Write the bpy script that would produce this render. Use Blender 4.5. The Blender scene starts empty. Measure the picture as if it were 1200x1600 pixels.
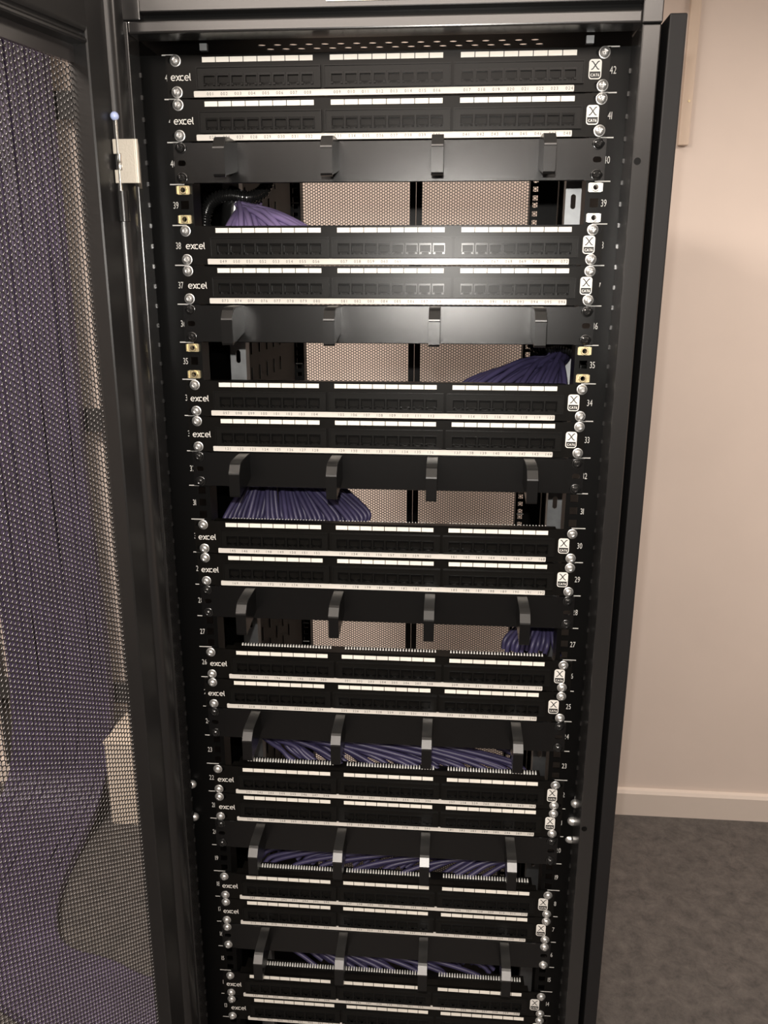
import bpy, math, random
import numpy as np
from mathutils import Vector, Matrix, Euler
from mathutils.geometry import tessellate_polygon

random.seed(7)
SC = bpy.context.scene
COL = SC.collection
PI = math.pi

# ------------------------------------------------------------------ camera
cam_d = bpy.data.cameras.new('camera')
cam = bpy.data.objects.new('camera', cam_d)
COL.objects.link(cam)
SC.camera = cam
cam.location = (0.0769943, -0.9789479, 1.7222575)
cam.rotation_euler = (1.29910238, -0.002214, 0.08007384)
cam_d.sensor_fit = 'VERTICAL'
cam_d.sensor_height = 32.0
cam_d.lens = 1270.25 / 1600 * 32.0
cam_d.clip_start = 0.02

# ------------------------------------------------------------------ light and exposure
SC.view_settings.view_transform = 'Standard'
SC.view_settings.look = 'None'
SC.view_settings.gamma = 1
SC.view_settings.use_curve_mapping = False
SC.view_settings.exposure = 0.0

world = bpy.data.worlds.new('world')
SC.world = world
world.use_nodes = True
world.node_tree.nodes['Background'].inputs[0].default_value = (1.0, 0.88, 0.78, 1)
world.node_tree.nodes['Background'].inputs[1].default_value = 0.02


def lamp(name, kind, loc, energy, color, rot=(0, 0, 0), size=None, size_y=None):
    l = bpy.data.lights.new(name, kind)
    l.energy = energy
    l.color = color
    if kind == 'AREA':
        l.shape = 'RECTANGLE'
        l.size = size
        l.size_y = size_y
    elif size is not None:
        l.shadow_soft_size = size
    o = bpy.data.objects.new(name, l)
    COL.objects.link(o)
    o.location = loc
    o.rotation_euler = rot
    return o


# the phone's flash beside the lens, and the room's ceiling lights
lamp('phone_flash', 'POINT', (0.063, -0.975, 1.783), 33.0, (1.0, 0.95, 0.88), size=0.006)
lamp('ceiling_light_panel_right', 'AREA', (1.75, 0.2, 2.58), 42, (1.0, 0.87, 0.76), (0, 0, 0), 0.8, 0.8)
lamp('ceiling_light_panel_rear', 'AREA', (0.0, 1.1, 2.58), 3, (1.0, 0.87, 0.76), (0, 0, 0), 0.5, 0.3)
lamp('ceiling_light_panel_left', 'AREA', (-1.0, -0.45, 2.58), 95, (1.0, 0.87, 0.76), (0, 0, 0), 0.6, 0.6)
lamp('ceiling_light_panel_front', 'AREA', (0.0, -2.2, 2.58), 60, (1.0, 0.87, 0.77), (0, 0, 0), 1.6, 1.4)


# ------------------------------------------------------------------ materials
def mat(name, color, rough=0.5, metal=0.0, bump=0.0, bscale=300.0, vary=0.0, vscale=6.0, spec=0.5, coat=0.0):
    m = bpy.data.materials.new(name)
    m.use_nodes = True
    nt = m.node_tree
    b = nt.nodes['Principled BSDF']
    b.inputs['Base Color'].default_value = (*color, 1)
    b.inputs['Roughness'].default_value = rough
    b.inputs['Metallic'].default_value = metal
    b.inputs['Specular IOR Level'].default_value = spec
    b.inputs['Coat Weight'].default_value = coat
    tc = nt.nodes.new('ShaderNodeTexCoord')
    if vary:
        n = nt.nodes.new('ShaderNodeTexNoise')
        n.inputs['Scale'].default_value = vscale
        n.inputs['Detail'].default_value = 6
        nt.links.new(tc.outputs['Object'], n.inputs['Vector'])
        r = nt.nodes.new('ShaderNodeValToRGB')
        r.color_ramp.elements[0].position = 0.3
        r.color_ramp.elements[1].position = 0.7
        r.color_ramp.elements[0].color = (*[c * (1 - vary) for c in color], 1)
        r.color_ramp.elements[1].color = (*[min(1, c * (1 + vary)) for c in color], 1)
        nt.links.new(n.outputs['Fac'], r.inputs['Fac'])
        nt.links.new(r.outputs['Color'], b.inputs['Base Color'])
    if bump:
        n2 = nt.nodes.new('ShaderNodeTexNoise')
        n2.inputs['Scale'].default_value = bscale
        n2.inputs['Detail'].default_value = 2
        nt.links.new(tc.outputs['Object'], n2.inputs['Vector'])
        bp = nt.nodes.new('ShaderNodeBump')
        bp.inputs['Strength'].default_value = bump
        bp.inputs['Distance'].default_value = 0.0006
        nt.links.new(n2.outputs['Fac'], bp.inputs['Height'])
        nt.links.new(bp.outputs['Normal'], b.inputs['Normal'])
    return m


M = {
    'panel': mat('panel_black_satin', (0.0050, 0.0046, 0.0041), 0.30, vary=0.15, vscale=60, spec=0.16),
    'module': mat('module_black_plastic', (0.0060, 0.0057, 0.0052), 0.31, bump=0.06, bscale=500, spec=0.20),
    'socket': mat('socket_smoked_plastic', (0.0025, 0.0025, 0.0025), 0.22, spec=0.2),
    'contact': mat('contact_metal', (0.55, 0.50, 0.42), 0.3, 1.0),
    'manager': mat('manager_powder_coat', (0.0040, 0.0040, 0.0042), 0.23, bump=0.13, bscale=2000, spec=0.50),
    'hook': mat('hook_black_gloss', (0.006, 0.006, 0.006), 0.36, bump=0.12, bscale=900, spec=1.0),
    'frame': mat('frame_dark_grey_paint', (0.012, 0.0115, 0.0115), 0.25, bump=0.03, bscale=1300, spec=1.0),
    'frame_side': mat('side_panel_grey_paint', (0.010, 0.0095, 0.0100), 0.5, spec=0.3),
    'door': mat('door_dark_grey_paint', (0.012, 0.0115, 0.0115), 0.30, bump=0.04, bscale=1300),
    'sheet': mat('perforated_sheet_paint', (0.018, 0.016, 0.016), 0.30, spec=0.7),
    'rail': mat('rail_black_paint', (0.0022, 0.0022, 0.0022), 0.40, spec=0.15),
    'inner': mat('cabinet_inner_black', (0.002, 0.002, 0.002), 0.5, spec=0.15),
    'white': mat('label_white', (0.86, 0.83, 0.76), 0.42, spec=0.5),
    'strip': mat('number_strip_white', (0.70, 0.67, 0.62), 0.22, spec=0.3),
    'logo': mat('logo_white_print', (0.78, 0.76, 0.72), 0.5),
    'rail_print': mat('rail_white_print', (0.55, 0.54, 0.52), 0.5),
    'ink': mat('number_ink', (0.03, 0.03, 0.03), 0.6),
    'dark_ink': mat('badge_ink', (0.012, 0.012, 0.012), 0.5),
    'chrome': mat('screw_chrome', (0.66, 0.66, 0.65), 0.38, 0.85, bump=0.2, bscale=500),
    'black_screw': mat('screw_black', (0.012, 0.012, 0.012), 0.18, spec=0.7),
    'brass': mat('cage_nut_brass', (0.75, 0.64, 0.40), 0.35, 0.9, bump=0.2, bscale=400),
    'silver': mat('cage_nut_silver', (0.78, 0.77, 0.73), 0.35, 0.9, bump=0.2, bscale=400),
    'galv': mat('galvanised_steel', (0.34, 0.35, 0.36), 0.42, 0.92, vary=0.2, vscale=40),
    'bracket': mat('hinge_bracket_nickel', (0.50, 0.465, 0.40), 0.5, 0.35, bump=0.3, bscale=500),
    'pin': mat('hinge_pin_steel', (0.75, 0.74, 0.70), 0.2, 1.0),
    'ball': mat('pin_ball_pale_blue', (0.42, 0.50, 0.78), 0.18, coat=0.6),
    'idc': mat('punchdown_white_plastic', (0.80, 0.80, 0.76), 0.4),
    'purple': mat('purple_cable_jacket_lit', (0.29, 0.225, 0.43), 0.32, vary=0.18, vscale=25),  # flash brightness put into the jacket colour
    'purple_shaded': mat('purple_cable_jacket_shaded', (0.040, 0.034, 0.085), 0.45, vary=0.2, vscale=25),  # same jacket with the shade of the gaps put into its colour
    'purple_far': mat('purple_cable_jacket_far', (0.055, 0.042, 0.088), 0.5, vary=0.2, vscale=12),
    'sleeve': mat('sleeve_black', (0.010, 0.010, 0.010), 0.22, spec=0.7),
    'wall': mat('wall_cream_paint', (0.67, 0.585, 0.53), 0.75, vary=0.03, vscale=3, bump=0.08, bscale=120),
    'wall_dark': mat('wall_darkened_against_reflections', (0.08, 0.075, 0.07), 0.8),  # unseen wall, darkened so the black panels mirror less of the room
    'skirting': mat('skirting_cream_gloss', (0.66, 0.59, 0.535), 0.45),
    'ceiling': mat('ceiling_white', (0.75, 0.72, 0.68), 0.9),
    'trunking': mat('trunking_cream_plastic', (0.60, 0.49, 0.40), 0.4),
    'tray': mat('ladder_dark_steel', (0.03, 0.03, 0.03), 0.5),
    'white_box': mat('floor_trunking_cream', (0.70, 0.62, 0.53), 0.5),
    'sign': mat('nameplate_cream', (0.85, 0.80, 0.68), 0.4),
}


def floor_material():
    m = bpy.data.materials.new('floor_mottled_grey_vinyl')
    m.use_nodes = True
    nt = m.node_tree
    b = nt.nodes['Principled BSDF']
    b.inputs['Roughness'].default_value = 0.55
    tc = nt.nodes.new('ShaderNodeTexCoord')
    n = nt.nodes.new('ShaderNodeTexNoise')
    n.inputs['Scale'].default_value = 22
    n.inputs['Detail'].default_value = 9
    n.inputs['Roughness'].default_value = 0.82
    n.inputs['Distortion'].default_value = 0.3
    nt.links.new(tc.outputs['Object'], n.inputs['Vector'])
    r = nt.nodes.new('ShaderNodeValToRGB')
    r.color_ramp.elements[0].position = 0.32
    r.color_ramp.elements[1].position = 0.72
    r.color_ramp.elements[0].color = (0.036, 0.034, 0.034, 1)
    r.color_ramp.elements[1].color = (0.130, 0.119, 0.112, 1)
    nt.links.new(n.outputs['Fac'], r.inputs['Fac'])
    nt.links.new(r.outputs['Color'], b.inputs['Base Color'])
    return m


M['floor'] = floor_material()


# ------------------------------------------------------------------ mesh helpers
class MB:
    def __init__(self):
        self.v = []
        self.f = []

    def add(self, vs, fs):
        o = len(self.v)
        self.v += [tuple(p) for p in vs]
        self.f += [tuple(i + o for i in f) for f in fs]
        return self

    def box(self, x0, x1, y0, y1, z0, z1):
        return self.add([(x0, y0, z0), (x1, y0, z0), (x1, y1, z0), (x0, y1, z0), (x0, y0, z1), (x1, y0, z1), (x1, y1, z1), (x0, y1, z1)],
                        [(0, 3, 2, 1), (4, 5, 6, 7), (0, 1, 5, 4), (1, 2, 6, 5), (2, 3, 7, 6), (3, 0, 4, 7)])

    def prism(self, pts, a0, a1, axis='y', holes=()):
        """pts: 2D outline extruded along axis. y: pts=(x,z); x: pts=(y,z); z: pts=(x,y)"""
        def P(p, a):
            return {'y': (p[0], a, p[1]), 'x': (a, p[0], p[1]), 'z': (p[0], p[1], a)}[axis]
        loops = [list(pts)] + [list(h) for h in holes]
        flat = [p for l in loops for p in l]
        tris = tessellate_polygon([[Vector((p[0], p[1], 0)) for p in l] for l in loops])
        n = len(flat)
        vs = [P(p, a0) for p in flat] + [P(p, a1) for p in flat]
        fs = [tuple(t) for t in tris] + [tuple(i + n for i in reversed(t)) for t in tris]
        o = 0
        for l in loops:
            k = len(l)
            for i in range(k):
                j = (i + 1) % k
                fs.append((o + i, o + j, o + j + n, o + i + n))
            o += k
        return self.add(vs, fs)

    def cyl(self, c, r, h, axis='y', n=24, r2=None, cap=True):
        r2 = r if r2 is None else r2
        vs = []
        for k, rr in ((0, r), (1, r2)):
            for i in range(n):
                a = 2 * PI * i / n
                u, w = rr * math.cos(a), rr * math.sin(a)
                p = {'y': (u, k * h, w), 'z': (u, w, k * h), 'x': (k * h, u, w)}[axis]
                vs.append((c[0] + p[0], c[1] + p[1], c[2] + p[2]))
        fs = [(i, (i + 1) % n, (i + 1) % n + n, i + n) for i in range(n)]
        if cap:
            fs += [tuple(range(n))[::-1], tuple(range(n, 2 * n))]
        return self.add(vs, fs)

    def lathe(self, prof, c=(0, 0, 0), axis='y', n=28):
        """prof: list (r, a) along axis"""
        vs = []
        for r, a in prof:
            for i in range(n):
                t = 2 * PI * i / n
                u, w = r * math.cos(t), r * math.sin(t)
                p = {'y': (u, a, w), 'z': (u, w, a), 'x': (a, u, w)}[axis]
                vs.append((c[0] + p[0], c[1] + p[1], c[2] + p[2]))
        fs = []
        for k in range(len(prof) - 1):
            for i in range(n):
                j = (i + 1) % n
                fs.append((k * n + i, k * n + j, k * n + n + j, k * n + n + i))
        return self.add(vs, fs)

    def tube(self, pts, r, n=8, caps=True):
        pts = [Vector(p) for p in pts]
        vs = []
        up = Vector((0, 0, 1))
        prev = None
        for i, p in enumerate(pts):
            t = (pts[min(i + 1, len(pts) - 1)] - pts[max(i - 1, 0)]).normalized()
            if prev is None:
                a = t.cross(up)
                if a.length < 1e-4:
                    a = t.cross(Vector((1, 0, 0)))
                a.normalize()
            else:
                a = (prev - t * prev.dot(t)).normalized()
            prev = a
            b = t.cross(a)
            rr = r[i] if hasattr(r, '__len__') else r
            for k in range(n):
                th = 2 * PI * k / n
                vs.append(tuple(p + (a * math.cos(th) + b * math.sin(th)) * rr))
        fs = []
        for i in range(len(pts) - 1):
            for k in range(n):
                j = (k + 1) % n
                fs.append((i * n + k, i * n + j, i * n + n + j, i * n + n + k))
        if caps:
            fs += [tuple(range(n))[::-1], tuple(range((len(pts) - 1) * n, len(pts) * n))]
        return self.add(vs, fs)

    def ribbon(self, pts, w, y, closed=False):
        """flat stroke in the xz plane at depth y"""
        n = len(pts)
        L, R = [], []
        for i in range(n):
            if closed:
                a, b = pts[(i - 1) % n], pts[(i + 1) % n]
            else:
                a, b = pts[max(i - 1, 0)], pts[min(i + 1, n - 1)]
            dx, dz = b[0] - a[0], b[1] - a[1]
            l = math.hypot(dx, dz) or 1
            nx, nz = -dz / l * w / 2, dx / l * w / 2
            L.append((pts[i][0] + nx, y, pts[i][1] + nz))
            R.append((pts[i][0] - nx, y, pts[i][1] - nz))
        fs = [(i, i + 1, n + i + 1, n + i) for i in range(n - 1)]
        if closed:
            fs.append((n - 1, 0, n, 2 * n - 1))
        return self.add(L + R, fs)

    def mesh(self, name, smooth=None):
        me = bpy.data.meshes.new(name)
        me.from_pydata(self.v, [], self.f)
        me.validate()
        import bmesh
        bm = bmesh.new()
        bm.from_mesh(me)
        bmesh.ops.recalc_face_normals(bm, faces=bm.faces)
        bm.to_mesh(me)
        bm.free()
        if smooth is not None:
            for p in me.polygons:
                p.use_smooth = True
            me.set_sharp_from_angle(angle=math.radians(smooth))
        return me


def obj(name, mb, material, parent=None, smooth=None, bevel=None, loc=None, segs=2):
    me = mb.mesh(name, smooth) if isinstance(mb, MB) else mb
    if isinstance(material, str):
        material = M[material]
    if material is not None and not me.materials:
        me.materials.append(material)
    o = bpy.data.objects.new(name, me)
    COL.objects.link(o)
    if parent is not None:
        o.parent = parent
    if loc is not None:
        o.location = loc
    if bevel:
        b = o.modifiers.new('bevel', 'BEVEL')
        b.width = bevel
        b.segments = segs
        b.limit_method = 'ANGLE'
        b.angle_limit = math.radians(40)
    return o


def tag(o, label, cat, group=None):
    o['label'] = label
    o['category'] = cat
    if group:
        o['group'] = group
    return o


def thing(name, label, cat, loc=(0, 0, 0), rotz=0.0, group=None):
    o = bpy.data.objects.new(name, None)
    o.empty_display_size = 0.05
    COL.objects.link(o)
    o.location = loc
    o.rotation_euler = (0, 0, rotz)
    return tag(o, label, cat, group)


def struct(name, mb, m, **k):
    o = obj(name, mb, m, **k)
    o['kind'] = 'structure'
    return o


def rrect(x0, x1, z0, z1, r, n=5):
    pts = []
    for cx, cz, a0 in ((x1 - r, z1 - r, 0), (x0 + r, z1 - r, 90), (x0 + r, z0 + r, 180), (x1 - r, z0 + r, 270)):
        for i in range(n + 1):
            a = math.radians(a0 + 90 * i / n)
            pts.append((cx + r * math.cos(a), cz + r * math.sin(a)))
    return pts


GL = {}


def glyph(ch):
    """flat glyph triangles of one character, unit height, from the built-in font"""
    if ch in GL:
        return GL[ch]
    cu = bpy.data.curves.new('glyph', 'FONT')
    cu.body = ch
    cu.resolution_u = 3
    o = bpy.data.objects.new('glyph', cu)
    COL.objects.link(o)
    dg = bpy.context.evaluated_depsgraph_get()
    me = bpy.data.meshes.new_from_object(o.evaluated_get(dg))
    vs = [(v.co.x, v.co.y) for v in me.vertices]
    fs = [tuple(p.vertices) for p in me.polygons]
    bpy.data.objects.remove(o)
    bpy.data.meshes.remove(me)
    x0, x1 = min(p[0] for p in vs), max(p[0] for p in vs)
    GL[ch] = ([(x - x0, z) for x, z in vs], fs, x1 - x0)
    return GL[ch]


def text(mb, s, cx, z, h, y, sx=1.0, gap=0.12, fixed=None, bold=0.0):
    """write s centred at cx, baseline z, cap height h, at depth y"""
    k = h / 0.70
    ws = [glyph(c)[2] if c != ' ' else 0.3 for c in s]
    if fixed:
        tot = fixed * len(s)
    else:
        tot = sum(ws) * k * sx + gap * h * (len(s) - 1)
    x = cx - tot / 2
    for c, w in zip(s, ws):
        cell = fixed if fixed else w * k * sx
        if c != ' ':
            vs, fs, _ = glyph(c)
            ox = x + (cell - w * k * sx) / 2
            for dx in ((0,) if not bold else (-bold, bold)):
                mb.add([(ox + dx + vx * k * sx, y - (0.00001 if dx > 0 else 0), z + vz * k) for vx, vz in vs], fs)
        x += cell + (0 if fixed else gap * h)
    return mb


U = 0.04445
Z0 = 0.10


def ub(n):
    return Z0 + (n - 1) * U


# ------------------------------------------------------------------ room
CZ = 2.6
struct('floor', MB().box(-3.0, 3.0, -3.2, 1.47, -0.05, 0.0), 'floor')
struct('ceiling', MB().box(-3.0, 3.0, -3.2, 1.6, CZ, CZ + 0.05), 'ceiling')
struct('wall_back', MB().box(-3.0, 3.0, 1.47, 1.6, -0.05, CZ), 'wall')
struct('wall_left', MB().box(-3.1, -3.0, -3.2, 1.6, -0.05, CZ), 'wall')
struct('wall_right', MB().box(3.0, 3.1, -3.2, 1.6, -0.05, CZ), 'wall')
struct('wall_front', MB().box(-3.1, 3.1, -3.3, -3.2, -0.05, CZ), 'wall_dark')
bb = MB().prism([(1.47, 0.0), (1.452, 0.0), (1.452, 0.082), (1.458, 0.092), (1.47, 0.095)], -3.0, 3.0, 'x')
struct('baseboard_back', bb, 'skirting')

tr = thing('wall_trunking', 'cream plastic cable trunking running down the back wall right of the rack', 'cable trunking', (0.6905, 1.47, 2.0885))
obj('cover', MB().box(-0.0135, 0.0135, -0.016, 0, 0, CZ - 2.0885), 'trunking', tr, bevel=0.002)
obj('cover_screw', MB().cyl((0.004, -0.0175, 0.108), 0.003, 0.002), 'brass', tr)

# ------------------------------------------------------------------ the rack
rack = thing('server_rack', 'tall dark grey server rack cabinet with its perforated front door open to the left', 'server rack', (0, 0, 0))
FY = -0.05
LX, RX = -0.267, 0.2605

fm = MB()
fm.prism([(RX, FY), (RX + 0.019, FY), (RX + 0.019, FY + 0.03), (RX + 0.004, FY + 0.03), (RX + 0.004, 0.0), (RX, 0.0)], 0.06, 1.9745, 'z',)
post = obj('front_post', fm, 'frame', rack, bevel=0.0016)
# round holes in the right post face
ph = MB()
for z in (1.8471, 1.04):
    ph.cyl((0.266, FY - 0.0004, z), 0.0036, 0.004, n=20)
obj('post_hole', ph, 'inner', post)
fm = MB()
fm.prism([(LX, FY), (LX - 0.033, FY), (LX - 0.033, FY + 0.03), (LX - 0.004, FY + 0.03), (LX - 0.004, -0.018), (LX, -0.018)], 0.06, 1.9870, 'z')
obj('front_post', fm, 'frame', rack, bevel=0.0016)
# notched inner edges of the posts
for x, y, s in ((RX, 0.0, 1), (LX, -0.018, -1)):
    nm = MB()
    z = 0.12
    while z < 1.95:
        nm.box(x - 0.0012, x + 0.0012, y - 0.0035, y, z, z + 0.0045)
        z += 0.0222
    nt_ = obj('post_notch', nm, 'frame', rack)
    nt_['kind'] = 'stuff'
obj('corner_block', MB().box(RX - 0.0005, RX + 0.0195, FY - 0.001, FY + 0.05, 1.975, 2.055), 'frame', rack, bevel=0.0012)
obj('corner_block', MB().box(LX - 0.033, LX + 0.0145, FY - 0.001, FY + 0.05, 1.9876, 2.055), 'frame', rack, bevel=0.0012)
obj('top_rail', MB().prism([(FY, 1.9752), (FY + 0.03, 1.9752), (FY + 0.03, 1.9875), (FY, 1.9875)], LX, RX, 'x'), 'frame', rack, bevel=0.0022, segs=3)
obj('top_rail_recess', MB().box(LX, RX, FY + 0.010, FY + 0.03, 1.9875, 1.9945), 'inner', rack)
fas = obj('top_fascia', MB().box(LX + 0.0145, RX, FY - 0.002, FY + 0.02, 1.9945, 2.055), 'frame', rack, bevel=0.0012)
obj('nameplate', MB().box(-0.057, 0.0568, FY - 0.0032, FY - 0.002, 2.0000, 2.02), 'sign', fas)
obj('roof_edge', MB().prism(rrect(-0.3045, 0.3045, FY + 0.02, 0.95, 0.006), 2.03, 2.055, 'z',
    holes=[[(-0.22, 0.03), (0.22, 0.03), (0.22, 0.70), (-0.22, 0.70)]]), 'frame', rack)
# ventilated roof plate just under the top
vent = MB()
holes = []
hp = []
for i in range(18):
    hp.append((-0.1480 + i * 0.01835, 0.0555))
    hp.append((-0.1480 + 0.0065 + i * 0.01835, 0.0725))
for cx, cy in hp:
    holes.append([(cx + 0.0052 * math.cos(a * PI / 6), cy + 0.0052 * math.sin(a * PI / 6)) for a in range(12)])
vent.prism([(-0.284, -0.022), (0.284, -0.022), (0.284, 0.9), (-0.284, 0.9)], 1.9885, 1.990, 'z', holes=holes)
obj('vented_roof_plate', vent, 'inner', rack)
lug = MB()
lug.box(-0.205, -0.197, -0.002, 0.004, 1.9705, 1.9775).box(0.213, 0.221, -0.002, 0.004, 1.970, 1.9775)
obj('roof_clip', lug, 'galv', rack)

# side panels
for s in (1, -1):
    x0, x1 = (0.287, 0.3045) if s > 0 else (-0.3045, -0.3015)
    y0 = FY + 0.002 if s > 0 else FY + 0.03
    sp = obj('side_panel', MB().box(min(x0, x1), max(x0, x1), y0, 0.95, 0.06, 1.984), 'frame_side', rack, bevel=0.0015)
    xi = 0.276 * s
    obj('side_lining', MB().box(min(xi, xi + 0.010 * s), max(xi, xi + 0.010 * s), -0.012 if s > 0 else -0.010, 0.92, 0.06, 1.984), 'inner', rack)

# base plinth
obj('plinth', MB().box(-0.298, 0.298, -0.04, 0.94, 0.0, 0.0598), 'frame_side', rack, bevel=0.003)

# rails with square holes
RB, RT = 0.06, ub(43)


def rail(name, sgn, y, flip=1):
    xi, xo = 0.2225 * sgn, 0.2745 * sgn
    holes = []
    hx = 0.2326 * sgn
    for n in range(1, 43):
        for dz in (0.00635, 0.022225, 0.0381):
            z = ub(n) + dz
            holes.append([(hx - 0.0046, z - 0.0046), (hx + 0.0046, z - 0.0046), (hx + 0.0046, z + 0.0046), (hx - 0.0046, z + 0.0046)])
    mb = MB()
    # tiled strip: one tile per third of a unit so the holes stay clean
    x0, x1 = min(xi, xo), max(xi, xo)
    zs = [RB]
    for n in range(1, 43):
        b = ub(n)
        zs += [b + 0.0143, b + 0.0301, b + U]
    zs[-1] = RT
    prev = RB
    for k, h in enumerate(holes):
        z1 = zs[k + 1]
        mb.prism([(x0, prev), (x1, prev), (x1, z1), (x0, z1)], y, y + 0.002, 'y', holes=[h])
        prev = z1
    mb.box(min(xi, xi + 0.0015 * sgn), max(xi, xi + 0.0015 * sgn), y + 0.002, y + 0.03, RB, RT)
    return obj(name, mb, 'rail', rack)


railL = rail('front_rail', -1, 0.0)
railR = rail('front_rail', 1, 0.0)
rearL = rail('rear_rail', -1, 0.70)
rearR = rail('rear_rail', 1, 0.70)
for r_, s in ((railL, -1), (railR, 1)):
    mk = MB()
    for n in range(2, 44):
        z = ub(n)
        a, b = sorted((0.2318 * s, 0.2487 * s))
        mk.add([(a, -0.0003, z - 0.0006), (b, -0.0003, z - 0.0006), (b, -0.0003, z + 0.0006), (a, -0.0003, z + 0.0006)], [(0, 1, 2, 3)])
    obj('unit_mark', mk, 'rail_print', r_)['kind'] = 'stuff'
    for n in range(1, 43):
        obj('unit_number', text(MB(), str(n), 0.2432 * s, ub(n) + 0.0183, 0.0075, -0.0003, sx=0.62, gap=0.10), 'rail_print', r_)
for s in (-1, 1):
    mk = MB()
    for n in range(2, 43):
        z = ub(n)
        a, b = sorted((0.226 * s, 0.240 * s))
        mk.add([(a, 0.6997, z - 0.0007), (b, 0.6997, z - 0.0007), (b, 0.6997, z + 0.0007), (a, 0.6997, z + 0.0007)], [(0, 1, 2, 3)])
    obj('unit_mark', mk, 'rail_print', rearL if s < 0 else rearR)['kind'] = 'stuff'


def cage_nut(parent, x, z, m):
    mb = MB()
    mb.prism([(x - 0.0064, z - 0.0048), (x + 0.0064, z - 0.0048), (x + 0.0064, z + 0.0048), (x - 0.0064, z + 0.0048)], -0.0022, -0.0004, 'y',
             holes=[[(x + 0.0030 * math.cos(a * PI / 8), z + 0.0030 * math.sin(a * PI / 8)) for a in range(16)]])
    mb.lathe([(0.0046, -0.0022), (0.0046, -0.0042), (0.0040, -0.0048), (0.0030, -0.0048), (0.0030, 0.006)], (x, 0, z), n=8)
    mb.box(x - 0.0078, x - 0.0064, -0.004, 0.002, z - 0.0042, z + 0.0042)
    mb.box(x + 0.0064, x + 0.0078, -0.004, 0.002, z - 0.0042, z + 0.0042)
    return obj('cage_nut', mb, m, parent)


for n, z in ((39, 0), (39, 1), (35, 0), (35, 1)):
    zz = ub(n) + (0.0381 if z else 0.00635)
    cage_nut(railL, -0.2326, zz, 'brass')['label'] = 'brass coloured cage nut'
    cage_nut(railR, 0.2326, zz, 'silver' if n == 39 else 'brass')['label'] = 'silver cage nut' if n == 39 else 'brass coloured cage nut'

# domed bolts on the inner side of the frame
for x, y, z in ((LX - 0.002, 0.006, 1.0467), (LX - 0.002, 0.007, 0.993), (RX - 0.001, 0.006, 1.0468), (RX - 0.003, 0.010, 1.0160), (RX - 0.004, 0.014, 0.9845)):
    s = 1 if x < 0 else -1
    mb = MB().lathe([(0.0, 0.0052 * s), (0.0025, 0.0047 * s), (0.0045, 0.003 * s), (0.0058, 0.0), (0.0058, -0.004 * s)], (x, y - 0.012, z), 'x')
    obj('frame_bolt', mb, 'chrome', rack, smooth=50)

# galvanised slotted struts behind the rails
for s in (-1, 1):
    xa, xb = (0.220, 0.240) if s > 0 else (-0.228, -0.206)
    mb = MB()
    prev = RB
    k = 0
    while prev < RT - 0.05:
        z1 = prev + 3 * U / 2
        c = (xa + xb) / 2
        zc = ub(39) + 0.008 + (round((prev - ub(39)) / (3 * U / 2))) * (3 * U / 2)
        zc = prev + 0.033
        mb.prism([(xa, prev), (xb, prev), (xb, z1), (xa, z1)], 0.15, 0.1525, 'y', holes=[rrect(c - 0.0032, c + 0.0032, zc - 0.009, zc + 0.009, 0.0031, 4)])
        prev = z1
    mb.box(xa, xa + 0.0016, 0.1525, 0.17, RB, prev)
    mb.box(xb - 0.0016, xb, 0.1525, 0.17, RB, prev)
    obj('slotted_strut', mb, 'galv', rack)
# slotted black vertical tray on the inner left side, further back
for s in (-1,):
    mb = MB().box(min(0.235 * s, 0.238 * s), max(0.235 * s, 0.238 * s), 0.26, 0.66, RB, RT)
    ty = obj('vertical_cable_tray', mb, 'inner', rack)
    sl = MB()
    for n in range(14, 43):
        for j in range(5):
            y = 0.30 + j * 0.055
            sl.box(min(0.2335 * s, 0.235 * s), max(0.2335 * s, 0.235 * s), y, y + 0.0015, ub(n) + 0.006, ub(n) + 0.030)
    obj('tray_slot', sl, 'panel', ty)['kind'] = 'stuff'
# crossbars inside at the top
obj('rear_crossbar', MB().box(-0.276, 0.276, 0.90, 0.93, 1.972, 1.984), 'frame', rack)
obj('rear_crossbar', MB().box(-0.276, 0.276, 0.90, 0.93, 0.06, 0.11), 'frame', rack)


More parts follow.
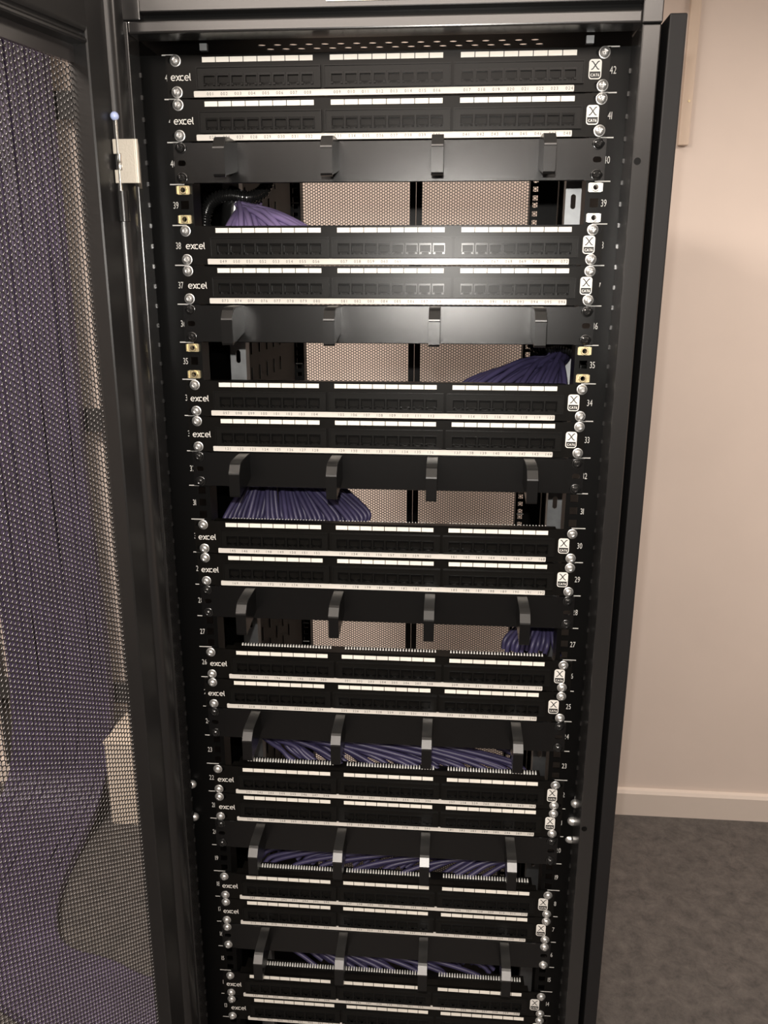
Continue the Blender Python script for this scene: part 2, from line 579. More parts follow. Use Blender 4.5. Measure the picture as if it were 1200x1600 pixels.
# ------------------------------------------------------------------ honeycomb perforated sheet
def honeycomb(w, h, p, t, ratio, back=False):
    """hex perforations, local x 0..w, z 0..h, front face at y=0 and thickness towards -y*t"""
    dx = p * math.sqrt(3) / 2
    nc, nr = int(w / dx), int(h / p)
    ang = np.arange(6) * PI / 3
    R = p / math.sqrt(3)
    outer = np.stack([R * np.cos(ang), R * np.sin(ang)], 1)
    inner = outer * ratio
    ci, ri = np.meshgrid(np.arange(nc), np.arange(nr), indexing='ij')
    cx = (ci + 0.5) * dx
    cz = (ri + 0.5) * p + (ci % 2) * p / 2
    cc = np.stack([cx.ravel(), cz.ravel()], 1)
    N = len(cc)
    rings = [(outer, 0.0), (inner, 0.0), (inner, -t)]
    vs = np.zeros((N, 18, 3))
    for k, (rg, y) in enumerate(rings):
        vs[:, k * 6:k * 6 + 6, 0] = cc[:, None, 0] + rg[None, :, 0]
        vs[:, k * 6:k * 6 + 6, 1] = y
        vs[:, k * 6:k * 6 + 6, 2] = cc[:, None, 1] + rg[None, :, 1]
    q = []
    for i in range(6):
        j = (i + 1) % 6
        q.append((i, i + 6, j + 6, j))
        q.append((i + 6, i + 12, j + 12, j + 6))
    q = np.array(q)
    F = (q[None] + (np.arange(N) * 18)[:, None, None]).reshape(-1, 4)
    me = bpy.data.meshes.new('perforated_sheet')
    me.vertices.add(N * 18)
    me.vertices.foreach_set('co', vs.reshape(-1))
    me.loops.add(F.size)
    me.loops.foreach_set('vertex_index', F.reshape(-1))
    me.polygons.add(len(F))
    me.polygons.foreach_set('loop_start', np.arange(0, F.size, 4))
    me.polygons.foreach_set('loop_total', np.full(len(F), 4))
    me.update(calc_edges=True)
    me.validate()
    return me


# rear double doors, seen through the empty units
for s in (-1, 1):
    x0, x1 = (-0.276, -0.005) if s < 0 else (-0.004, 0.276)
    rd = obj('rear_door', MB().prism([(x0, 0.11), (x1, 0.11), (x1, 1.97), (x0, 1.97)], 0.90, 0.915, 'y',
             holes=[[(x0 + 0.013, 0.125), (x1 - 0.013, 0.125), (x1 - 0.013, 1.957), (x0 + 0.013, 1.957)]]), 'panel', rack)
    me = honeycomb(x1 - x0 - 0.024, 1.84, 0.0063, 0.001, 0.77)
    o = obj('perforated_panel', me, 'sheet', rd)
    o.location = (x0 + 0.012, 0.905, 0.124)

# ------------------------------------------------------------------ open front door
TH = math.radians(16)
door = bpy.data.objects.new('front_door', None)
COL.objects.link(door)
door.parent = rack
kk = 0.97
cx_, cy_ = cam.location.x, cam.location.y
door.location = (cx_ + kk * (-0.3 - cx_), cy_ + kk * (-0.05 - cy_), 0)
door.rotation_euler = (0, 0, -(PI / 2 + TH))
door['label'] = 'open perforated door with dark grey frame'
# local x runs away from the hinge, local y faces the camera side, z up
W = 0.58
DB, DT = 0.075, 2.03


def arcpts(cx, cy, r, a0, a1, n=8):
    return [(cx + r * math.cos(math.radians(a0 + (a1 - a0) * i / n)), cy + r * math.sin(math.radians(a0 + (a1 - a0) * i / n))) for i in range(n + 1)]


prof = [(-0.012, -0.003), (0.042, -0.003), (0.042, 0.0185), (0.0405, 0.020), (0.0135, 0.020)]
prof += arcpts(0.0025, 0.0165, 0.0100, 20, 90, 10) + [(-0.008, 0.0265), (-0.0115, 0.0245), (-0.012, 0.022)]
obj('hinge_stile', MB().prism(prof, DB, DT, 'z'), 'door', door, smooth=35)
obj('outer_stile', MB().box(W - 0.055, W, -0.003, 0.02, DB, DT), 'door', door, bevel=0.003)
# top rail with pressed groove
gz = 1.9545
tp = [(-0.003, 1.948), (0.0185, 1.948), (0.020, 1.9495), (0.020, gz - 0.0030)] + \
     [(0.020 - 0.0045 * math.sin(math.radians(a)), gz - 0.003 * math.cos(math.radians(a)) + 0.001) for a in range(15, 180, 15)] + \
     [(0.020, gz + 0.0055), (0.0212, gz + 0.0085), (0.0212, DT), (-0.003, DT)]
obj('top_rail', MB().prism(tp, 0.042, W - 0.055, 'x'), 'door', door, smooth=35)
obj('bottom_rail', MB().box(0.042, W - 0.055, -0.003, 0.02, DB, 0.14), 'door', door, bevel=0.003)
obj('sheet_lip', MB().box(0.042, W - 0.055, -0.0015, 0.0035, 1.932, 1.948), 'sheet', door)
me = honeycomb(W - 0.055 - 0.0415, 1.795, 0.0058, 0.0010, 0.84)
o = obj('perforated_sheet', me, 'sheet', door)
o.location = (0.0415, 0.0, 0.138)

# hinge on the frame
hg = bpy.data.objects.new('door_hinge', None)
COL.objects.link(hg)
hg.parent = rack
hs = 0.9778


def H(x, z):
    return (cx_ + (x - cx_) * hs, cam.location.z + (z - cam.location.z) * hs)


hx0, hz1 = H(-0.2811, 1.8695)
hx1, hz0 = H(-0.2575, 1.8262)
nx, nz0 = H(-0.2725, 1.8395)
_, nz1 = H(0, 1.8550)
HY = -0.1
obj('hinge_bracket', MB().prism([(hx0, hz0), (hx1, hz0), (hx1, hz1), (hx0, hz1), (hx0, nz1), (nx, nz1), (nx, nz0), (hx0, nz0)], HY, HY + 0.0035, 'y')
    .prism([(hx1, HY), (hx1 + 0.0018, HY + 0.0005), (hx1 + 0.003, HY + 0.002), (-0.2635, FY), (-0.2665, FY), (hx1 - 0.001, HY + 0.004)], hz0, hz1, 'z'),
    'bracket', hg, bevel=0.0008)
px_, _ = H(-0.2762, 0)
_, pz1 = H(0, 1.8885)
_, pz0 = H(0, 1.815)
pin = obj('hinge_pin', MB().cyl((px_, HY + 0.0015, pz0), 0.0019, pz1 - pz0, 'z', 16)
          .lathe([(0.0030, nz0), (0.0030, nz0 + 0.006), (0.0027, nz0 + 0.0065), (0.0030, nz0 + 0.007), (0.0030, nz1)], (px_ + 0.0012, HY + 0.0012, 0), 'z', 20), 'pin', hg, smooth=40)
_, bz = H(0, 1.8915)
obj('pin_ball', MB().lathe([(0.0044 * math.sin(a * PI / 14), -0.0044 * math.cos(a * PI / 14)) for a in range(15)], (px_ - 0.0008, HY + 0.0015, bz), 'z'), 'ball', hg, smooth=80)
_, kz1 = H(0, 1.8185)
_, kz0 = H(0, 1.7880)
obj('hinge_knuckle', MB().cyl((px_ + 0.0005, HY + 0.003, kz0), 0.0058, kz1 - kz0, 'z', 24).box(px_ - 0.011, px_, HY + 0.002, HY + 0.006, kz0, kz1), 'door', hg, smooth=40)


# ------------------------------------------------------------------ patch panels
def screw_mesh(slots=True):
    mb = MB()
    mb.lathe([(0.0062, 0.0), (0.0062, -0.0008), (0.0056, -0.0012), (0.0052, -0.0012), (0.0050, -0.0028), (0.0038, -0.0042), (0.0022, -0.0049), (0.0014, -0.0046), (0.0, -0.0036)], n=28)
    for a in (25, 115):
        c, s = math.cos(math.radians(a)), math.sin(math.radians(a))
        hw, L = 0.0004, 0.0030
        vs = []
        for (u, w) in ((-L, -hw), (L, -hw), (L, hw), (-L, hw)):
            vs.append((u * c - w * s, -0.0051, u * s + w * c))
        vs += [(x, -0.0038, z) for x, _, z in vs]
        mb.add(vs, [(0, 1, 2, 3), (0, 1, 5, 4), (1, 2, 6, 5), (2, 3, 7, 6), (3, 0, 4, 7)])
    return mb


SCREW = screw_mesh().mesh('screw', 35)
SCREW.materials.append(M['chrome'])
BSCREW = screw_mesh().mesh('black_screw', 35)
BSCREW.materials.append(M['black_screw'])

PX = [-0.1929 + i * 0.0156 for i in range(8)]      # socket centres in group one
GP = 0.1418                                          # group pitch
CX = [-0.2005 - 0.0033 + i * 0.01547 for i in range(8)]
CW, CH = 0.0146, 0.0052

# front plate with three module windows and screw slots
pl = MB()
outer = [(-0.2413, 0.0006), (0.2413, 0.0006), (0.2413, 0.0437), (-0.2413, 0.0437)]
sh = []
for s in (-1, 1):
    for z in (0.00635, 0.0381):
        sh.append(rrect(0.2326 * s - 0.0068, 0.2326 * s + 0.0068, z - 0.0034, z + 0.0034, 0.0033, 4))
pl.prism(outer, -0.003, -0.001, 'y', holes=sh)
pl.prism([(-0.001, 0.0437), (-0.003, 0.0437), (-0.0030, 0.0430), (-0.001, 0.0420), (0.009, 0.0420), (0.009, 0.0437)], -0.216, 0.216, 'x')
pl.box(-0.216, 0.216, -0.001, 0.035, 0.0006, 0.002)
pl.box(-0.212, 0.212, 0.009, 0.034, 0.004, 0.036)
PLATE = pl.mesh('panel_plate')
PLATE.materials.append(M['panel'])

# module: framed face with eight RJ45 windows
MX0, MX1 = -0.2075 - 0.0033, -0.0690 - 0.0033
mb = MB()
zb, zt = 0.0085, 0.0312
rim = 0.0012
mb.prism([(MX0, zb), (MX1, zb), (MX1, zt), (MX0, zt)], -0.0062, -0.003, 'y', holes=[[(MX0 + rim, zb + rim), (MX1 - rim, zb + rim), (MX1 - rim, zt - rim), (MX0 + rim, zt - rim)]])


def jack(cx):
    """keyhole outline of an RJ45 opening"""
    a, z1, z2, z3, z4 = 0.0060, 0.0220, 0.0148, 0.0133, 0.0118
    return [(cx - a, z2), (cx - 0.0036, z2), (cx - 0.0036, z3), (cx - 0.0020, z3), (cx - 0.0020, z4), (cx + 0.0020, z4), (cx + 0.0020, z3), (cx + 0.0036, z3), (cx + 0.0036, z2), (cx + a, z2), (cx + a, z1), (cx - a, z1)]


PXl = [x - 0.0033 for x in PX]
edges = [MX0 + rim] + [(PXl[i] + PXl[i + 1]) / 2 for i in range(7)] + [MX1 - rim]
for i in range(8):
    mb.prism([(edges[i], zb + rim), (edges[i + 1], zb + rim), (edges[i + 1], zt - rim), (edges[i], zt - rim)], -0.0050, -0.0035, 'y', holes=[jack(PXl[i])])
MODULE = mb.mesh('port_module')
MODULE.materials.append(M['module'])

# socket: recessed box behind the window with eight contact wires and a shutter frame
mb = MB()
J = jack(0)
n = len(J)
vs = [(x, -0.0052, z) for x, z in J] + [(x, 0.0070, z) for x, z in J]
mb.add(vs, [(i, (i + 1) % n, (i + 1) % n + n, i + n) for i in range(n)])
mb.add([(-0.0061, 0.0070, 0.0117), (0.0061, 0.0070, 0.0117), (0.0061, 0.0070, 0.0221), (-0.0061, 0.0070, 0.0221)], [(0, 1, 2, 3)])
mb.prism([(-0.0069, 0.0146), (0.0069, 0.0146), (0.0069, 0.0242), (-0.0069, 0.0242)], -0.0058, -0.0049, 'y', holes=[[(-0.0060, 0.0148), (0.0060, 0.0148), (0.0060, 0.0220), (-0.0060, 0.0220)]])
mb.box(-0.0066, -0.0040, -0.0066, -0.0050, 0.0122, 0.0142)
mb.box(0.0040, 0.0066, -0.0066, -0.0050, 0.0122, 0.0142)
SOCKET = mb.mesh('port_socket')
SOCKET.materials.append(M['socket'])
SOCKET.materials.append(M['contact'])
cm = MB()
for i in range(8):
    x = -0.00357 + i * 0.00102
    cm.tube([(x, -0.001, 0.0212), (x, 0.002, 0.0196), (x, 0.0062, 0.0172)], 0.00022, 4)
CONTACT = cm.mesh('contact_wires')
CONTACT.materials.append(M['contact'])

CELL = MB().box(0, CW, -0.0036, -0.0029, 0, CH).mesh('label_window')
CELL.materials.append(M['white'])

# number strip
SX0, SX1 = -0.2115 - 0.0033, 0.2050 - 0.0033
STRIP = MB().prism(rrect(SX0, SX1, 0.0010, 0.0073, 0.0010, 3), -0.0040, -0.0028, 'y').mesh('number_strip')
STRIP.materials.append(M['strip'])

# punchdown comb behind the top edge
mb = MB()
g0, g1 = CX[0], CX[7] + CW
x = g0 + 0.0008
while x < g1 - 0.001:
    mb.add([(x, 0.0225, 0.0360), (x + 0.0022, 0.0225, 0.0360), (x + 0.0022, 0.0275, 0.0360), (x, 0.0275, 0.0360),
            (x + 0.0005, 0.0235, 0.0398), (x + 0.0017, 0.0235, 0.0398), (x + 0.0017, 0.0265, 0.0398), (x + 0.0005, 0.0265, 0.0398)],
           [(4, 5, 6, 7), (0, 1, 5, 4), (1, 2, 6, 5), (2, 3, 7, 6), (3, 0, 4, 7)])
    x += 0.0039
COMB = mb.mesh('punchdown_block')
COMB.materials.append(M['idc'])


# logo: rounded strokes spelling excel
def arc2(cx, cz, rx, rz, a0, a1, n=14):
    return [(cx + rx * math.cos(math.radians(a0 + (a1 - a0) * i / n)), cz + rz * math.sin(math.radians(a0 + (a1 - a0) * i / n))) for i in range(n + 1)]


def logo_mesh():
    mb = MB()
    w = 0.00092
    y = -0.00312
    x0, b = -0.2398, 0.0184
    rx, rz = 0.0023, 0.0024
    cz = b + rz
    def e(cx):
        mb.ribbon([(cx - rx, cz + 0.0001), (cx + rx, cz + 0.0001)], w * 0.9, y)
        mb.ribbon(arc2(cx, cz, rx, rz, 0, 310), w, y - 0.00002)
    c1 = x0 + rx
    e(c1)
    # x: two crossing curved strokes
    xa, xb = c1 + rx + 0.0006, c1 + rx + 0.0006 + 0.0050
    mb.ribbon([(xa, b + 2 * rz), (xa + 0.0012, b + 1.85 * rz), ((xa + xb) / 2, cz), (xb - 0.0012, b + 0.15 * rz), (xb + 0.0003, b)], w, y)
    mb.ribbon([(xa, b), (xa + 0.0012, b + 0.15 * rz), ((xa + xb) / 2, cz), (xb - 0.0012, b + 1.85 * rz), (xb + 0.0003, b + 2 * rz)], w, y - 0.00002)
    c2 = xb + 0.0004 + rx * 0.9
    mb.ribbon(arc2(c2, cz, rx, rz, 55, 305), w, y)
    c3 = c2 + 2 * rx + 0.0004
    e(c3)
    xl = c3 + rx + 0.0013
    mb.ribbon([(xl, b + 0.0071), (xl, b + 0.0010), (xl + 0.0003, b + 0.0003), (xl + 0.0010, b)], w, y)
    me = mb.mesh('logo')
    me.materials.append(M['logo'])
    return me


LOGO = logo_mesh()

# badge: white rounded tag with a dark foot reading CAT6 and a curved X
bx0, bx1, bz0, bz1 = 0.2194 - 0.0033, 0.2327 - 0.0033, 0.0125, 0.0320
BADGE = MB().prism(rrect(bx0, bx1, bz0, bz1, 0.0032), -0.0036, -0.0030, 'y').mesh('badge')
BADGE.materials.append(M['logo'])
mb = MB()
bc = (bx0 + bx1) / 2
foot = [(bx0 + 0.0010, bz0 + 0.0075), (bx0 + 0.0010, bz0 + 0.0036)] + arc2(bx0 + 0.0036, bz0 + 0.0036, 0.0026, 0.0026, 180, 270, 5)[1:] + arc2(bx1 - 0.0036, bz0 + 0.0036, 0.0026, 0.0026, 270, 360, 5) + [(bx1 - 0.0010, bz0 + 0.0075)]
mb.add([(x, -0.00372, z) for x, z in foot], [tuple(range(len(foot)))])
zx = bz0 + 0.0134
for s in (1, -1):
    mb.ribbon([(bc - 0.0042, zx + 0.0040 * s), (bc - 0.0026, zx + 0.0034 * s), (bc, zx), (bc + 0.0026, zx - 0.0034 * s), (bc + 0.0042, zx - 0.0040 * s)], 0.0011, -0.00372 - 0.00001 * s)
BPRINT = mb.mesh('badge_print')
BPRINT.materials.append(M['dark_ink'])
mb = text(MB(), 'CAT6', bc, bz0 + 0.0028, 0.0028, -0.00378, sx=0.86, gap=0.14, bold=0.00012)
BTEXT = mb.mesh('badge_text')
BTEXT.materials.append(M['logo'])


def link(me, name, parent, loc=None):
    o = bpy.data.objects.new(name, me)
    COL.objects.link(o)
    o.parent = parent
    if loc:
        o.location = loc
    return o


PO = {42: 0.0011, 41: 0.0015, 38: 0.0067, 37: 0.0066, 34: 0.0011, 33: 0.0011, 30: 0.0004, 29: 0.0016, 26: 0.0058, 25: 0.0006,
      22: 0.0065, 21: 0.0061, 18: 0.0039, 17: 0.0032, 14: 0.0012, 13: 0.0064}
PANELS = [42, 41, 38, 37, 34, 33, 30, 29, 26, 25, 22, 21, 18, 17, 14, 13]
for k, n in enumerate(PANELS):
    first = 1 + 24 * k
    lab = 'black 24-port patch panel at unit %d, its number strip printed %03d to %03d' % (n, first, first + 23)
    dx = PO[n] - 0.0033 + 0.0033
    t = thing('patch_panel', lab, 'patch panel', (0, 0, ub(n)), 0, 'patch panels in the rack')
    ox = dx - 0.0033 + 0.0  # slack of this panel in its screw slots
    sl = max(-0.003, min(0.003, ox))
    link(PLATE, 'panel_plate', t, (sl, 0, 0))
    for g in range(3):
        m_ = link(MODULE, 'port_module', t, (dx + g * GP, 0, 0))
        for i in range(8):
            s_ = link(SOCKET, 'port_socket', m_, (PXl[i], 0, 0))
            if i % 1 == 0:
                pass
        c_ = MB()
        link(COMB, 'punchdown_block', t, (dx + g * GP, 0, 0))['label'] = 'white punchdown comb'
        for i in range(8):
            link(CELL, 'label_window', t, (dx + CX[i] + g * GP, 0, 0.0360))
    st = link(STRIP, 'number_strip', t, (dx, 0, 0))
    for g in range(3):
        nm = MB()
        for i in range(8):
            text(nm, '%03d' % (first + g * 8 + i), PXl[i] + g * GP, 0.00275, 0.0031, -0.00405, sx=0.95, fixed=0.0029)
        obj('strip_numbers', nm, 'ink', st)
    link(LOGO, 'logo', t, (dx, 0, 0))
    bd = link(BADGE, 'badge', t, (dx, 0, 0))
    link(BPRINT, 'badge_print', bd)
    link(BTEXT, 'badge_text', bd)
    for s in (-1, 1):
        for z in (0.00635, 0.0381):
            sc = link(SCREW, 'screw', t, (0.2326 * s, -0.003, z))
            sc.rotation_euler = (0, random.uniform(0, PI), 0)

# contact wires only where the flash picks them out: same mesh in every socket
for o in [o for o in bpy.data.objects if o.name.startswith('port_module')]:
    w = MB()
    for cx in PXl:
        for i in range(8):
            x = cx - 0.00357 + i * 0.00102
            w.add([(x - 0.0002, -0.001, 0.0212), (x + 0.0002, -0.001, 0.0212), (x + 0.0002, 0.0062, 0.0165), (x - 0.0002, 0.0062, 0.0165)], [(0, 1, 2, 3)])
    WIRES = w.mesh('contact_wires')
    WIRES.materials.append(M['contact'])
    break
for o in [o for o in bpy.data.objects if o.name.startswith('port_module')]:
    link(WIRES, 'contact_wires', o)['kind'] = 'stuff'

# ------------------------------------------------------------------ cable managers
mb = MB()
HX = [-0.174, -0.0583, 0.0588, 0.1749]
mb.prism([(-0.2413, 0.0006), (0.2413, 0.0006), (0.2413, 0.0437), (-0.2413, 0.0437)], -0.003, -0.001, 'y',
         holes=[rrect(0.2326 * s - 0.0068, 0.2326 * s + 0.0068, z - 0.0034, z + 0.0034, 0.0033, 4) for s in (-1, 1) for z in (0.00635, 0.0381)]
         + [rrect(0.2326 * s - 0.0048, 0.2326 * s + 0.0048, 0.0192, 0.0252, 0.0028, 4) for s in (-1, 1)])
mb.prism([(-0.0045, 0.0012), (-0.0030, 0.0004), (-0.0030, 0.0440), (-0.0045, 0.0432)], -0.2195, 0.2195, 'x')
mb.box(-0.216, 0.216, -0.001, 0.03, 0.0425, 0.0440)
MPLATE = mb.mesh('manager_plate')
MPLATE.materials.append(M['manager'])

mb = MB()
D = 0.0605
# outer skin profile (y, z) from the plate over the top and down the front
sk = [(-0.003, 0.0436), (-0.020, 0.0436), (-0.038, 0.0430), (-0.046, 0.0423), (-0.0500, 0.0412), (-0.0528, 0.0393), (-0.0602, 0.0306), (-0.0604, 0.0290)]
th = 0.0016
inn = [(y + th * 0.4, z - th) for y, z in sk]
hw = 0.0063
vs = [(x, y, z) for x in (-hw, hw) for y, z in sk] + [(x, y, z) for x in (-hw, hw) for y, z in inn]
m_ = len(sk)
fs = []
for i in range(m_ - 1):
    fs.append((i, i + 1, m_ + i + 1, m_ + i))
    fs.append((2 * m_ + i, 2 * m_ + i + 1, 3 * m_ + i + 1, 3 * m_ + i))
    fs.append((i, i + 1, 2 * m_ + i + 1, 2 * m_ + i))
    fs.append((m_ + i, m_ + i + 1, 3 * m_ + i + 1, 3 * m_ + i))
fs.append((m_ - 1, 2 * m_ - 1, 4 * m_ - 1, 3 * m_ - 1))
mb.add(vs, fs)
HTOP = mb.mesh('hook_top', 14)
HTOP.materials.append(M['hook'])
mb = MB()
mb.prism([(-0.0600, 0.0288), (-0.0585, 0.0288), (-0.0590, 0.0040), (-0.0560, 0.0022), (-0.0560, 0.0008), (-0.0590, 0.0012), (-0.0600, 0.0034)], -hw, hw, 'x')
# cheeks
for x in (-hw, hw - 0.001):
    mb.prism([(-0.003, 0.0428), (-0.040, 0.0420), (-0.0505, 0.0385), (-0.0585, 0.0300), (-0.0585, 0.0030), (-0.052, 0.0030), (-0.003, 0.0130)], x, x + 0.001, 'x')
HFRONT = mb.mesh('hook_front')
HFRONT.materials.append(M['manager'])

MGR = [40, 36, 32, 28, 24, 20, 16]
for n in MGR:
    pair = {40: '025 to 048', 36: '073 to 096', 32: '121 to 144', 28: '169 to 192', 24: '217 to 240', 20: '265 to 288', 16: '313 to 336'}[n]
    t = thing('cable_manager', 'black four-hook cable management bar at unit %d, under patch panel %s' % (n, pair), 'cable manager', (0, 0, ub(n)), 0, 'cable managers in the rack')
    link(MPLATE, 'manager_plate', t)
    for x in HX:
        hk = bpy.data.objects.new('hook', HFRONT)
        COL.objects.link(hk)
        hk.parent = t
        hk.location = (x, 0, 0)
        link(HTOP, 'hook_top', hk)
    for s in (-1, 1):
        for z in (0.00635, 0.0381):
            link(SCREW if n == 16 else BSCREW, 'screw', t, (0.2326 * s, -0.003, z))['label'] = 'silver screw' if n == 16 else 'black screw'


# ------------------------------------------------------------------ cables inside the rack
def bez(p, n=22):
    """smooth polyline through control points (Catmull-Rom)"""
    p = [Vector(q) for q in p]
    q = [p[0] * 2 - p[1]] + p + [p[-1] * 2 - p[-2]]
    out = []
    seg = max(2, n // (len(p) - 1))
    for i in range(1, len(q) - 2):
        for k in range(seg):
            t = k / seg
            a, b, c, d = q[i - 1], q[i], q[i + 1], q[i + 2]
            out.append(0.5 * ((2 * b) + (c - a) * t + (2 * a - 5 * b + 4 * c - d) * t * t + (3 * b - a - 3 * c + d) * t ** 3))
    out.append(p[-1])
    return out


def fan(unit, start, ends, mid_lift, label, group, r=0.0034, m='purple', spread=0.018, seed=1):
    rnd = random.Random(seed)
    b = ub(unit)
    for i, (ex, ey) in enumerate(ends):
        s = (start[0] + rnd.uniform(-1, 1) * spread * 0.5, start[1] + rnd.uniform(-1, 1) * spread, b + start[2] + rnd.uniform(-1, 1) * spread * 0.7)
        sgn = 1 if ex > start[0] else -1
        s0 = (s[0] - 0.012 * sgn, s[1] + 0.06, s[2] + rnd.uniform(0.0, 0.02))
        mx = s[0] + (ex - s[0]) * 0.5
        mid = (mx, (s[1] + ey) / 2 + rnd.uniform(-0.008, 0.008), b + start[2] * 0.5 + mid_lift + rnd.uniform(-0.004, 0.004))
        e = (ex, ey, b - 0.006)
        e2 = (ex + 0.004 * sgn, ey - 0.004, b - 0.022)
        o = obj('network_cable', MB().tube(bez([s0, s, mid, e, e2], 24), r, 8), m, None, smooth=60)
        tag(o, label, 'cable', group)


def spread_ends(x0, x1, n, y0=0.045, y1=0.085):
    return [(x0 + (x1 - x0) * i / (n - 1), y0 + (y1 - y0) * ((i * 7) % n) / n) for i in range(n)]


def flat(unit, x0, xs, zh, label, group, seed):
    """a flat sheet of cables running along behind the panels, each dropping to its own port"""
    rnd = random.Random(seed)
    b = ub(unit)
    n = len(xs)
    for i, ex in enumerate(xs):
        sg = 1 if ex > x0 else -1
        f = i / (n - 1)
        y = 0.045 + 0.05 * rnd.random()
        z = b + zh * (0.35 + 0.65 * f) + rnd.uniform(-0.003, 0.003)
        L = ex - x0
        pts = [(x0 - 0.02 * sg, y + 0.05, z + 0.012), (x0, y + 0.01, z), (x0 + L * 0.35, y, b + (z - b) * 0.66 + rnd.uniform(-0.003, 0.003)),
               (x0 + L * 0.75, y - 0.008, b + (z - b) * 0.25 + rnd.uniform(-0.003, 0.003)), (ex, y - 0.015, b - 0.006), (ex + 0.02 * sg, y - 0.02, b - 0.018)]
        o = obj('network_cable', MB().tube(bez(pts, 25), 0.0034, 8), 'purple_shaded', None, smooth=60)
        tag(o, label, 'cable', group)


fan(39, (-0.196, 0.125, 0.030), spread_ends(-0.196, -0.090, 24, 0.035, 0.07), 0.004, 'purple network cable, coloured as lit by the flash, fanning out of the black sleeve in the gap at unit 39', 'purple cables in the gap at unit 39', m='purple', seed=3, spread=0.010)
fan(35, (0.222, 0.125, 0.022), spread_ends(0.218, 0.10, 28, 0.04, 0.08), 0.004, 'purple network cable sweeping in from the right in the gap at unit 35', 'purple cables in the gap at unit 35', m='purple_shaded', seed=4, spread=0.013)
fan(31, (-0.165, 0.12, 0.064), spread_ends(-0.215, -0.034, 44, 0.045, 0.10), 0.005, 'purple network cable spreading down from the left in the gap at unit 31', 'purple cables in the gap at unit 31', m='purple_shaded', seed=5, spread=0.016)
fan(27, (0.225, 0.13, 0.024), spread_ends(0.232, 0.165, 18, 0.06, 0.09), 0.002, 'purple network cable bunched at the right end of the gap at unit 27', 'purple cables in the gap at unit 27', m='purple_shaded', seed=6, spread=0.010)
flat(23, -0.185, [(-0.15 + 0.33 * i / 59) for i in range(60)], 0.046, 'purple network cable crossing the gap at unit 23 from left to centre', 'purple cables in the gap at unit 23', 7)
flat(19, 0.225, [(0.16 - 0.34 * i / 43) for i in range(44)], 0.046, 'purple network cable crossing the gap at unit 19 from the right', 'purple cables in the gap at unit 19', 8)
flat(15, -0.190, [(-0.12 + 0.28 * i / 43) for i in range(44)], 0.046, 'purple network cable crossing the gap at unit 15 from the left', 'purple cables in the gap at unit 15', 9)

# black spiral sleeves the cables come out of
def sleeve(pts, r, label):
    path = bez(pts, 132)
    n = len(path)
    rr = [r * (1.0, 1.0, 0.80, 0.80)[i % 4] for i in range(n)]
    o = obj('cable_sleeve', MB().tube(path, rr, 16), 'sleeve', None, smooth=50)
    tag(o, label, 'cable sleeve')


z39 = ub(39)
sleeve([(-0.2465, 0.115, z39 - 0.03), (-0.243, 0.115, z39 + 0.018), (-0.232, 0.115, z39 + 0.038), (-0.211, 0.115, z39 + 0.044), (-0.185, 0.12, z39 + 0.042), (-0.168, 0.13, z39 + 0.052), (-0.16, 0.14, z39 + 0.075)], 0.0085, 'black ribbed sleeve arching over the purple cables at unit 39')
tag(obj('cable_sleeve', MB().tube([(-0.213, 0.138, z39 - 0.03), (-0.212, 0.136, z39 + 0.01), (-0.208, 0.132, z39 + 0.032), (-0.20, 0.136, z39 + 0.05)], 0.0165, 16), 'sleeve', None, smooth=50),
    'smooth black sleeve wrapping the root of the purple cables at unit 39', 'cable sleeve')
z35 = ub(35)
sleeve([(0.244, 0.09, z35 - 0.005), (0.243, 0.09, z35 + 0.018), (0.236, 0.095, z35 + 0.031), (0.218, 0.105, z35 + 0.037), (0.200, 0.11, z35 + 0.034), (0.184, 0.12, z35 + 0.040), (0.176, 0.13, z35 + 0.065)], 0.009, 'black ribbed sleeve arching over the purple cables at unit 35')

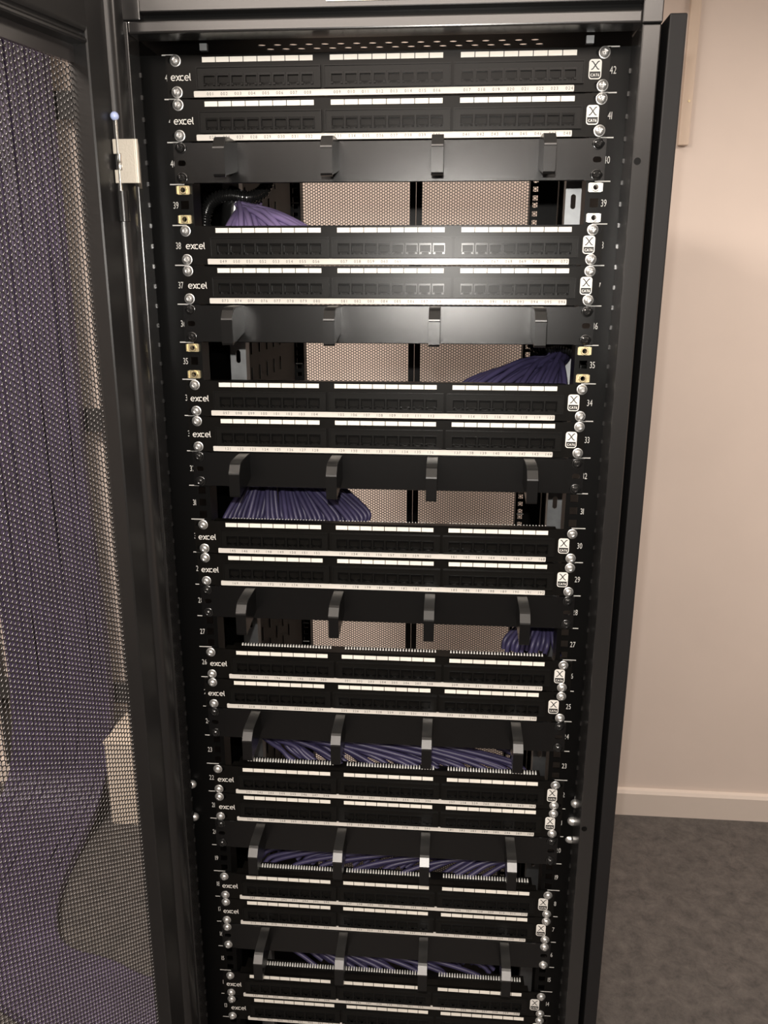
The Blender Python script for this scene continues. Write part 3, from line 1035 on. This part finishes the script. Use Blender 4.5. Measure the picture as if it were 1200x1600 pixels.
# ------------------------------------------------------------------ behind the open door, left of the rack
lad = thing('cable_ladder', 'dark steel cable ladder fixed to the back wall behind the open door', 'cable ladder', (-1.2, 1.43, 0))
for x in (-0.24, 0.12):
    obj('ladder_rail', MB().box(x, x + 0.012, -0.01, 0.03, 0.1, 2.6), 'tray', lad)
for z in (0.405, 1.325, 2.2):
    obj('ladder_rung', MB().box(-0.24, 0.235, -0.03, -0.015, z - 0.035, z + 0.035), 'tray', lad)
NB = 44
rnd = random.Random(11)
for i in range(NB):
    layer = i % 2
    f = (i // 2) / (NB / 2 - 1)
    x = -1.350 + f * 0.318 + rnd.uniform(-0.003, 0.003)
    y = 1.355 + layer * 0.018
    r = 0.0105
    w = [rnd.uniform(-0.005, 0.005) for _ in range(6)]
    # down the wall, round onto the floor and forward in a loop towards the rack base
    lay = 0.012 + layer * 0.02
    pts = [(x, y, 2.6), (x + w[0], y, 2.1), (x + w[1], y - 0.004, 1.6), (x + w[2], y, 1.1), (x + 0.01 + w[3], y, 0.6), (x + 0.01, y - 0.02, 0.30),
           (x - 0.01, 1.27 - 0.02 * f, 0.07 + lay), (-1.38 + 0.33 * f + w[4], 1.08, lay), (-1.34 + 0.33 * f, 0.88, lay),
           (-1.22 + 0.30 * f, 0.70 + 0.02 * f, lay), (-0.98 + 0.22 * f, 0.54 + 0.13 * f, lay), (-0.62, 0.40 + 0.22 * f, lay), (-0.34, 0.36 + 0.24 * f, lay)]
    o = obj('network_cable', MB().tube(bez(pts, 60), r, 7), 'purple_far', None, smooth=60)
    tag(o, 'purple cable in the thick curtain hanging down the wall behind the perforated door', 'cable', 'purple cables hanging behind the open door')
bx = thing('floor_trunking', 'low cream box against the wall at floor level behind the open door', 'trunking box', (-0.93, 1.452, 0))
obj('box_body', MB().box(-0.075, 0.28, -0.19, -0.001, 0, 0.30), 'white_box', bx, bevel=0.003)
obj('box_lid', MB().box(-0.077, 0.282, -0.193, 0, 0.30, 0.306), 'white_box', bx, bevel=0.002)
